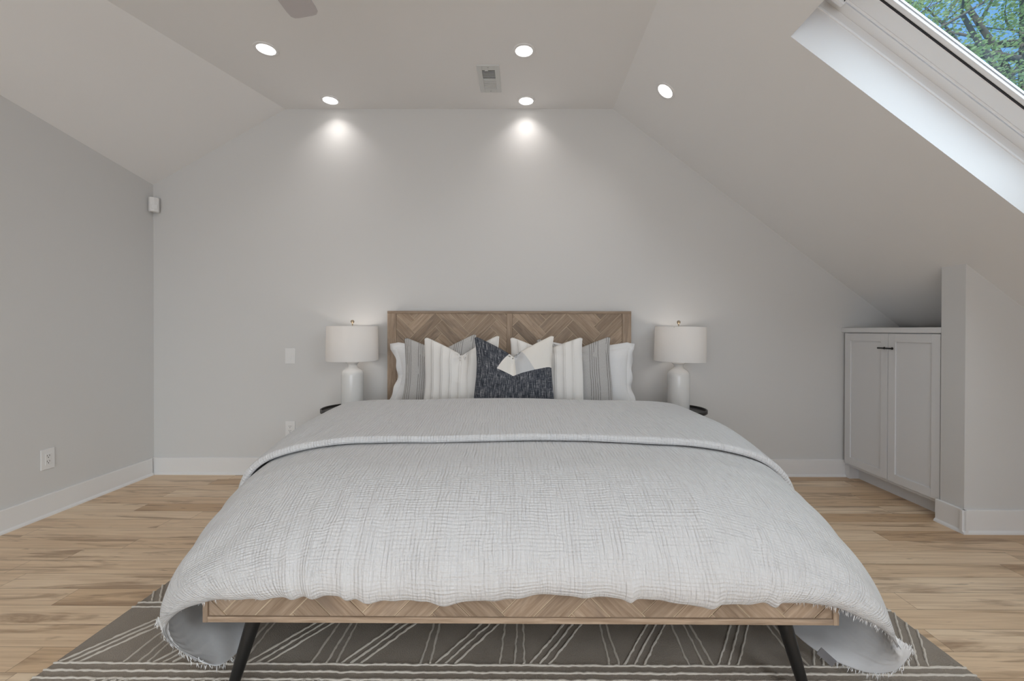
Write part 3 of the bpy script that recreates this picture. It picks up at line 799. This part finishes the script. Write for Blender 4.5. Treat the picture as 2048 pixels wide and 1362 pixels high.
def build_duvet():
    duv = empty('duvet', (0, 2.2, 0), 'white crinkled gauze duvet spread over the whole bed', 'duvet')
    nu, nv = 421, 331
    U1 = np.linspace(-1, 1, nu); V1 = np.linspace(1, -1, nv)
    U, V = np.meshgrid(U1, V1)
    P = sheet(U, V)
    # arc-length uv
    mid = nu // 2
    rowlen = np.r_[0, np.cumsum(np.linalg.norm(np.diff(P[0], axis=0), axis=1))]; rowlen -= rowlen[mid]
    collen = np.r_[0, np.cumsum(np.linalg.norm(np.diff(P[:, mid], axis=0), axis=1))]
    UVx = np.broadcast_to(rowlen[None], U.shape); UVy = -np.broadcast_to(collen[:, None], U.shape)
    n = gnormals(P); n *= np.sign(n[nv // 4, mid, 2])
    a = np.clip((np.abs(U) - .4) / .6, 0, 1); b = np.clip(-V, 0, 1); rho = np.maximum(a, b)
    phi = np.degrees(np.arctan2(b, np.maximum(a, 1e-9)))
    d = .007 * fbm(UVx * 7, UVy * 7, 3, 3) * (.6 + .8 * rho)
    fr = np.clip(b * 1.25 - .25, 0, 1)
    xs = P[..., 0]
    rs = np.random.RandomState(5)
    folds = []
    x = -1.0
    while x < 1.02:
        folds.append((x, rs.uniform(.02, .05), rs.uniform(.003, .007) * (1 if rs.rand() > .3 else -.8), rs.uniform(-.03, .03) - .04 * x))
        x += rs.uniform(.08, .15)
    folds += [(-.72, .022, .016, .1), (-.60, .018, .014, .08), (-.50, .03, .015, .04), (-.80, .02, .012, .12), (.62, .02, .013, -.05), (.80, .016, .016, -.04), (-.25, .04, .014, .02), (.33, .015, .012, 0)]
    d += ridge(b, xs, folds) * fr * np.clip(1.6 - a * 2.2, 0, 1) * (1 - np.clip((b - .93) / .07, 0, 1) * .6)
    # corner gathers follow the direction angle
    edge_fade = 1 - np.clip((a - .62) / .25, 0, 1) * np.clip(b * 4, 0, 1)
    cm = np.exp(-((phi - 42) / 26)**2) * np.clip(rho * 1.5 - .5, 0, 1) * (a > 0) * (b > 0)
    d += .011 * np.sin(phi * .30 + rho * 3 + (U > 0) * 1.7) * cm * np.clip((.85 - rho) / .3, 0, 1)
    # side folds
    sd = np.clip(a * 1.3 - .4, 0, 1) * (b <= 0) + np.clip(a * 1.3 - .4, 0, 1) * (b > 0) * np.clip(1 - b * 3, 0, 1)
    d += .012 * np.sin(P[..., 1] * 21 + fbm(P[..., 1] * 4, U * 3, 8, 2) * 2.0) * sd * edge_fade
    d *= 1 - .8 * np.clip((rho - .75) / .2, 0, 1) * np.clip((a - .3) * 3, 0, 1)
    P = P + n * d[..., None]
    # the front hem wanders a little
    hem = .008 * np.sin(xs * 7.3 + .6) + .003 * np.sin(xs * 19 + 1)
    P[..., 2] += hem * np.clip((b - .5) * 2, 0, 1) * np.clip(1.4 - a * 2.4, 0, 1)
    # right-hand corner hangs lower and wider than the left one
    Q = P.copy(); Q[..., 0] += skx(P[..., 1]); Q[..., 1] -= 2.2
    uv = np.stack([UVx, UVy], -1).reshape(-1, 2)
    o = mesh_obj('duvet_cover', Q.reshape(-1, 3), grid_faces(nv, nu), m_duvet, duv, True, uv, mats=[m_duvet, m_back])
    me = o.data
    vg = o.vertex_groups.new(name='thickness')
    wt = np.round(1 - .92 * np.clip((rho - .62) / .30, 0, 1) * np.clip((a - .25) * 3, 0, 1) * np.clip(b * 5, 0, 1), 1).ravel()
    for val in np.unique(wt): vg.add([int(i) for i in np.nonzero(wt == val)[0]], float(val), 'REPLACE')
    m = o.modifiers.new('thick', 'SOLIDIFY'); m.thickness = .026; m.offset = -1; m.vertex_group = 'thickness'; m.material_offset = 1; m.material_offset_rim = 0
    # outward orientation check
    if me.polygons[(nv // 4) * (nu - 1) + mid].normal.z < 0: me.flip_normals()
    # fringe along the front corners of the hem
    rs = random.Random(2)
    for side in (-1, 1):
        mb = MB(); edge = []
        for i in range(nu):
            if side * U1[i] > .60: edge.append(Q[-1, i])
        colx = 0 if side < 0 else nu - 1
        for j in range(nv - 1, int(nv * .70), -1): edge.append(Q[j, colx]) if side > 0 else edge.insert(0, Q[j, colx])
        for k in range(len(edge) - 1):
            A = Vector(edge[k]); B = Vector(edge[k + 1]); ln = (B - A).length
            for _ in range(max(1, int(ln / .0018))):
                p = A.lerp(B, rs.random()) + Vector((rs.uniform(-.004, .004), rs.uniform(-.010, .004), rs.uniform(-.002, .006)))
                dr = Vector((rs.uniform(-.5, .5) - side * .25, rs.uniform(-.5, .2), -1)).normalized() * rs.uniform(.009, .022)
                w_ = Vector((rs.uniform(-1, 1), rs.uniform(-1, 1), 0)).normalized() * .0009
                md = p + dr * .5 + Vector((rs.uniform(-.003, .003), rs.uniform(-.003, .003), 0))
                mb.add([p - w_, p + w_, md + w_, md - w_, p + dr], [(0, 1, 2, 3), (3, 2, 4)])
        fo = mesh_obj('frayed_hem', mb.v, mb.f, m_fringe, duv, False, mb.uv); tag(fo, 'frayed thread fringe along the duvet edge')
    # turned-back end: second layer from the pillows to a rounded fold
    YF = 1.90
    nu2, nv2 = 381, 150
    U1 = np.linspace(-.90, .90, nu2)
    rows = []
    for j in range(nv2): 
        rows.append((1 - j / (nv2 - 1) * 1.0, .050, 0))
    U, R = np.meshgrid(U1, np.arange(nv2 + 12))
    yv = np.zeros_like(U); off = np.zeros_like(U)
    wav = .012 * np.sin(U1 * 5.1 + .4) + .008 * np.sin(U1 * 11) + .020 * np.clip(np.abs(U1) - .5, 0, 1) - .012 * U1
    for j in range(nv2 + 12):
        if j < nv2:
            t = j / (nv2 - 1); yv[j] = (YEND + .012) * (1 - t) + (YF + wav) * t
            off[j] = .038
            off[j] -= .036 * math.exp(-(t / .035)**2)
        else:
            q = (j - nv2 + 1) / 12 * PI
            yv[j] = YF + wav - .014 * math.sin(q); off[j] = .022 + .016 * math.cos(q)
    B = sheet(U, (yv - YCORE) / (YEND - YCORE))
    B0 = sheet(U, np.clip((yv - YCORE) / (YEND - YCORE), 0, 1)); B0[..., 1] = yv
    n = gnormals(B0)
    n *= np.sign(n[60, nu2 // 2, 2]); n[..., 1] = 0; n /= np.linalg.norm(n, axis=-1, keepdims=True)
    # the rolled rows reuse the direction of the row before the fold
    for j in range(nv2, nv2 + 12): n[j] = n[nv2 - 2]
    P = B0 + n * off[..., None]
    ru = np.r_[0, np.cumsum(np.linalg.norm(np.diff(P[70], axis=0), axis=1))]; ru -= ru[nu2 // 2]
    cv = np.r_[0, np.cumsum(np.linalg.norm(np.diff(P[:, nu2 // 2], axis=0), axis=1))]
    uv = np.stack([np.broadcast_to(ru[None], U.shape), -np.broadcast_to(cv[:, None], U.shape) + 5], -1)
    dd = .006 * fbm(uv[..., 0] * 6, uv[..., 1] * 6, 11, 3)
    P = P + n * dd[..., None]
    P[..., 0] += skx(P[..., 1]); P[..., 1] -= 2.2
    o = mesh_obj('turned_back_end', P.reshape(-1, 3), grid_faces(nv2 + 12, nu2), m_duvet, duv, True, uv.reshape(-1, 2))
    if o.data.polygons[60 * (nu2 - 1) + nu2 // 2].normal.z < 0: o.data.flip_normals()
    m = o.modifiers.new('thick', 'SOLIDIFY'); m.thickness = .012; m.offset = -1
    mb = MB(); ct, st = math.cos(math.radians(-42)), math.sin(math.radians(-42))
    mb.box(-.034, .034, -.0012, .0012, -.013, .013, xf=lambda x, y, z: (1.015 + x * ct - z * st, -.79 + y, .115 + x * st + z * ct)); t_ = mb.build('care_tag', m_tag, duv, bevel=.0005)
    return duv
build_duvet()

# ------------------------------------------------------------------ pillows
def pillow(name, label, cx, y, zb, w, h, th, mat, chop=.12, notch=0.0, lean=10, ear=.05, rz=0, seed=0, dl=0, dr=0, flange=0, group=None, wl=.0):
    """standing cushion: corners pull up into ears, top edge chopped into a V at u=notch"""
    o = empty(name, (cx, y, zb), label, 'pillow', group, rz=math.radians(rz))
    n = 61
    us = np.linspace(-1, 1, n); U, Vv = np.meshgrid(us, us)          # Vv -1 bottom .. 1 top
    def pos(U, Vv, sgn, inset=1.0):
        v01 = (Vv + 1) / 2
        # silhouette
        side = 1 - ear * 1.1 * (1 - Vv**2)**.8 - .02 * np.sin(3 * Vv + seed)
        X = U * w / 2 * side
        tl = (notch - U) / (1 + notch); tr = (U - notch) / (1 - notch)
        s = np.where(U < notch, tl, tr)                     # 0 at notch .. 1 at corners
        Vd = chop * (1 - s**.85)
        top = h - Vd + np.where(U < 0, dl, dr) * np.abs(U)
        top = top - .016 * np.clip((np.abs(U) - .90) / .10, 0, 1)**2
        bot = ear * .25 * h * (1 - U**2)
        Z = bot + (top - bot) * v01
        Z -= .0
        # puff
        pu = np.clip(1 - np.abs(U)**2.6, 0, 1)**.55; pv = np.clip(1 - np.abs(Vv)**2.6, 0, 1)**.55
        t = th / 2 * pu * pv
        dent = np.exp(-((U - notch) / .16)**2) * np.clip((v01 - .45) / .55, 0, 1) * chop * .42
        t = np.maximum(t - dent * pv**.3, 0.004 * pv)
        wr = .004 * fbm(U * 3 + seed, Vv * 3, seed + 1, 3) * pu * pv
        rad = .006 * np.sin(np.arctan2(Vv - 1.0, U - notch) * 9 + seed) * np.exp(-((U - notch)**2 + (Vv - .6)**2) / .25) * pu * pv
        Y = -sgn * 0 + sgn * (t + (wr + rad))
        # leaning back
        return X + wl * Z, Y, Z
    vs = []; uv = []
    idx = {}
    for sgn in (-1, 1):
        X, Y, Z = pos(U, Vv, sgn)
        vs.append(np.stack([X, Y, Z], -1).reshape(-1, 3)); uv.append(np.stack([(U + 1) / 2, (Vv + 1) / 2], -1).reshape(-1, 2))
    V_ = np.concatenate(vs); UVc = np.concatenate(uv)
    a = math.radians(lean)
    z = V_[:, 2].copy(); yy = V_[:, 1].copy()
    V_[:, 1] = yy * math.cos(a) + z * math.sin(a); V_[:, 2] = z * math.cos(a) - yy * math.sin(a)
    f1 = grid_faces(n, n); N2 = n * n
    f = f1 + [tuple(N2 + i for i in reversed(q)) for q in f1]
    ob = mesh_obj('pillow_cover', V_, f, mat, o, True, UVc)
    bm = bmesh.new(); bm.from_mesh(ob.data)
    bmesh.ops.remove_doubles(bm, verts=bm.verts, dist=.0008); bmesh.ops.recalc_face_normals(bm, faces=bm.faces)
    bm.to_mesh(ob.data); bm.free()
    if flange:
        # flat flange around the seam, wavy
        k = 60
        ring = []
        for e in range(4):
            for i in range(k):
                t = -1 + 2 * i / k
                ring.append([(t, -1), (1, t), (-t, 1), (-1, -t)][e])
        R = np.array(ring)
        X, Y, Z = pos(R[:, 0], R[:, 1], 0)
        o1 = np.stack([X, Y * 0, Z], -1)
        cen = np.array([0, 0, h * .45])
        dv = np.stack([np.sign(R[:, 0]) * (np.abs(R[:, 0]) > .985) + R[:, 0] * .10, np.zeros(len(R)), np.sign(R[:, 1]) * (np.abs(R[:, 1]) > .985) + R[:, 1] * .05], -1)
        fl = np.where(np.abs(R[:, 0:1]) > .985, 1.0, 1.0) * flange
        o2 = o1 + dv * fl; o2[:, 1] += .012 * np.sin(np.arange(len(R)) * .21 + seed)
        o2[:, 0] += .006 * np.sin(np.arange(len(R)) * .33 + seed)
        o0 = o1 - dv * .012
        A = np.concatenate([o0, o1, o2]); m_ = len(R)
        yy = A[:, 1].copy(); z = A[:, 2].copy()
        A[:, 1] = yy * math.cos(a) + z * math.sin(a); A[:, 2] = z * math.cos(a) - yy * math.sin(a)
        fs = [(r * m_ + i, r * m_ + (i + 1) % m_, (r + 1) * m_ + (i + 1) % m_, (r + 1) * m_ + i) for r in range(2) for i in range(m_)]
        fo = mesh_obj('flange', A, fs, mat, o, True, np.concatenate([R * .5 + .5] * 3))
        sm = fo.modifiers.new('thick', 'SOLIDIFY'); sm.thickness = .006; sm.offset = 0
    return o
m_pleat = pillow_pleat(); m_str1 = pillow_stripe(1.3); m_str2 = pillow_stripe(4.1); m_block = pillow_block()
pillow('bed_pillow', 'white flanged pillow at the left end of the row against the headboard', -.675, 3.265, .625, .645, .455, .12, m_cotton, chop=.075, lean=12, ear=.17, seed=1, flange=.035, dl=.0)
pillow('bed_pillow', 'white flanged pillow at the right end of the row against the headboard', .545, 3.265, .625, .63, .455, .12, m_cotton, chop=.055, lean=12, ear=.13, seed=4, flange=.035)
pillow('striped_cushion', 'grey cushion with dark stripes, left of the white pleated cushions', -.622, 3.155, .635, .54, .52, .105, m_str1, chop=.12, lean=11, ear=.05, seed=2, dr=.03)
pillow('striped_cushion', 'grey cushion with dark stripes, right of the white pleated cushions', .398, 3.155, .635, .57, .51, .105, m_str2, chop=.10, lean=11, ear=.04, seed=6, dr=.02)
pillow('pleated_cushion', 'ivory pleated cushion left of the dark charcoal cushion', -.440, 3.045, .64, .55, .52, .11, m_pleat, chop=.145, lean=10, ear=.05, notch=.02, seed=3, dr=.015)
pillow('pleated_cushion', 'ivory pleated cushion right of the dark charcoal cushion', .183, 3.045, .64, .545, .52, .11, m_pleat, chop=.11, lean=10, ear=.05, notch=-.05, seed=5)
pillow('block_cushion', 'charcoal and ivory woven cushion at the front centre of the pillows', -.052, 2.935, .655, .558, .51, .12, m_block, chop=.15, lean=9, ear=.04, notch=-.02, seed=7, dr=.01)

# ------------------------------------------------------------------ nightstands and lamps
def nightstand(x, y, label):
    o = empty('tray_table', (x, y, 0), label, 'side table')
    R = .208; zt = .597
    MB().lathe([(.0001, zt - .028), (R - .006, zt - .028), (R, zt - .024), (R, zt - .002), (R - .003, zt), (R - .010, zt), (R - .012, zt - .003), (R - .014, zt - .013), (R - .03, zt - .016), (.0001, zt - .016)], 64).build('tray_top', m_tray, o, smooth=True)
    for k in range(3):
        a = PI / 2 + k * 2 * PI / 3
        MB().tube([(.07 * math.cos(a), .07 * math.sin(a), zt - .028), (.17 * math.cos(a), .17 * math.sin(a), 0.004)], [.014, .009], 14).build('leg', m_tray, o, smooth=True)
    return o
nightstand(-1.335, 3.29, 'round black tray side table left of the bed')
nightstand(1.215, 3.29, 'round black tray side table right of the bed')
def lamp(x, y, label, power, tilt=0):
    z0 = .581
    o = empty('table_lamp', (x, y, z0), label, 'lamp')
    MB().lathe([(.0001, 0), (.076, 0), (.081, .004), (.082, .02), (.0825, .10), (.083, .265), (.081, .285), (.072, .302), (.055, .316), (.040, .326), (.034, .338), (.034, .348), (.040, .356), (.048, .362), (.049, .366), (.046, .370), (.03, .371), (.0001, .371)], 56).build('ceramic_base', m_ceramic, o, smooth=True)
    MB().lathe([(.0001, .369), (.014, .369), (.014, .392), (.009, .393), (.009, .43), (.0001, .43)], 24).build('brass_neck', m_brass, o, smooth=True)
    sh = MB().lathe([(.190, .380), (.193, .380), (.188, .646), (.185, .646)], 72, close=True).build('lamp_shade', m_shade, o, smooth=True)
    if tilt: sh.rotation_euler = (0, math.radians(tilt), 0)
    mb = MB()
    mb.tube([(0, 0, .43), (0, 0, .665)], .003, 10)
    for k in range(3):
        a = k * 2 * PI / 3; mb.tube([(0, 0, .64), (.186 * math.cos(a), .186 * math.sin(a), .642)], .002, 8)
    mb.build('shade_harp', m_brass, o, smooth=True)
    MB().lathe([(.0001, .655), (.006, .656), (.005, .664), (.004, .667), (.010, .671), (.0135, .678), (.0135, .684), (.010, .692), (.0001, .696)], 24).build('finial', m_brass, o, smooth=True)
    bu = MB().lathe([(.0001, .43), (.012, .432), (.016, .45), (.028, .48), (.030, .50), (.024, .52), (.0001, .532)], 24).build('bulb', m_plate, o, smooth=True)
    l = bpy.data.lights.new('lamp_light', 'POINT'); l.energy = power; l.color = (1, .91, .83); l.shadow_soft_size = .03
    lo = bpy.data.objects.new('lamp_light', l); C.objects.link(lo); lo.parent = o; lo.location = (0, 0, .575)
    return o
lamp(-1.315, 3.30, 'white ceramic table lamp on the left side table', .9)
lamp(1.218, 3.30, 'white ceramic table lamp on the right side table', .7, 1.2)

# ------------------------------------------------------------------ tree outside the skylight
def tree():
    o = empty('tree', (11.9, 9.6, -3.2), 'leafy green tree outside seen through the skylight', 'tree')
    rnd = random.Random(11); mb = MB(); tips = []
    base = Vector((11.9, 9.6, -3.2))
    def branch(p, d, ln, r, depth):
        pts = [p]; rr = [r]; n = 7
        for i in range(n):
            j_ = .08 if depth == 0 else .24
            d = (d + Vector((rnd.uniform(-j_, j_), rnd.uniform(-j_, j_), rnd.uniform(-.12, .16)))).normalized()
            p = p + d * ln / n; pts.append(p); rr.append(r * (1 - .55 * (i + 1) / n))
            if depth < 4 and i >= 2 and rnd.random() < (.75 if depth < 3 else .6):
                s_ = Vector((rnd.uniform(-1, 1), rnd.uniform(-1, 1), rnd.uniform(-.5, .8))).normalized()
                branch(p, (d * .6 + s_ * .8).normalized(), ln * rnd.uniform(.5, .72), rr[-1] * .6, depth + 1)
            if depth >= 2: tips.append(p)
        if depth == 4: tips.append(p)
        mb.tube([q - base for q in pts], rr, 7 if depth > 1 else 12)
    branch(base, Vector((-.02, 0, 1)), 14, .22, 0)
    trunk_top = base + Vector((-.35, 0, 7))
    for d, ln, z in ((Vector((-.8, .2, .45)), 4.5, 7.2), (Vector((-.75, -.35, .3)), 4.2, 8.0), (Vector((-.6, .1, .8)), 4.5, 8.5), (Vector((-.9, .5, .25)), 4.2, 8.6),
                     (Vector((-.85, -.1, .12)), 4.5, 9.3), (Vector((-.5, .7, .6)), 4.0, 8.4), (Vector((.6, 0, .8)), 3.5, 8.6), (Vector((-.9, -.3, .1)), 4.0, 10.1),
                     (Vector((-.9, .25, .1)), 4.4, 10.8), (Vector((-.9, -.2, .3)), 4.0, 6.4), (Vector((-.5, -.7, .3)), 3.6, 9.0), (Vector((.5, -.7, .3)), 3.6, 9.0)):
        branch(base + Vector((-.1, 0, z)), d.normalized(), ln, .085, 1)
    mb.build('trunk', m_bark, o, smooth=True)
    vs = []; fs = []; bd = []
    k = 0
    rnd.shuffle(tips)
    tips = tips[:3900]
    for t in tips:
        shade = rnd.random()
        for _ in range(24):
            p = t - base + Vector((rnd.gauss(0, .20), rnd.gauss(0, .20), rnd.gauss(0, .14)))
            a = Vector((rnd.uniform(-1, 1), rnd.uniform(-1, 1), rnd.uniform(-.6, .4))).normalized()
            b = a.cross(Vector((rnd.uniform(-.6, .6), rnd.uniform(-.6, .6), 1))).normalized()
            l_ = rnd.uniform(.045, .085); w_ = l_ * .42
            vs += [p, p + a * l_ * .45 + b * w_, p + a * l_, p + a * l_ * .5 - b * w_]
            fs.append((k, k + 1, k + 2, k + 3)); k += 4
            bd += [min(1, max(0, shade * .5 + rnd.random() * .5))] * 4
    f = mesh_obj('foliage', vs, fs, m_leaf, o, board=bd)
    tag(f, kind='stuff')
tree()
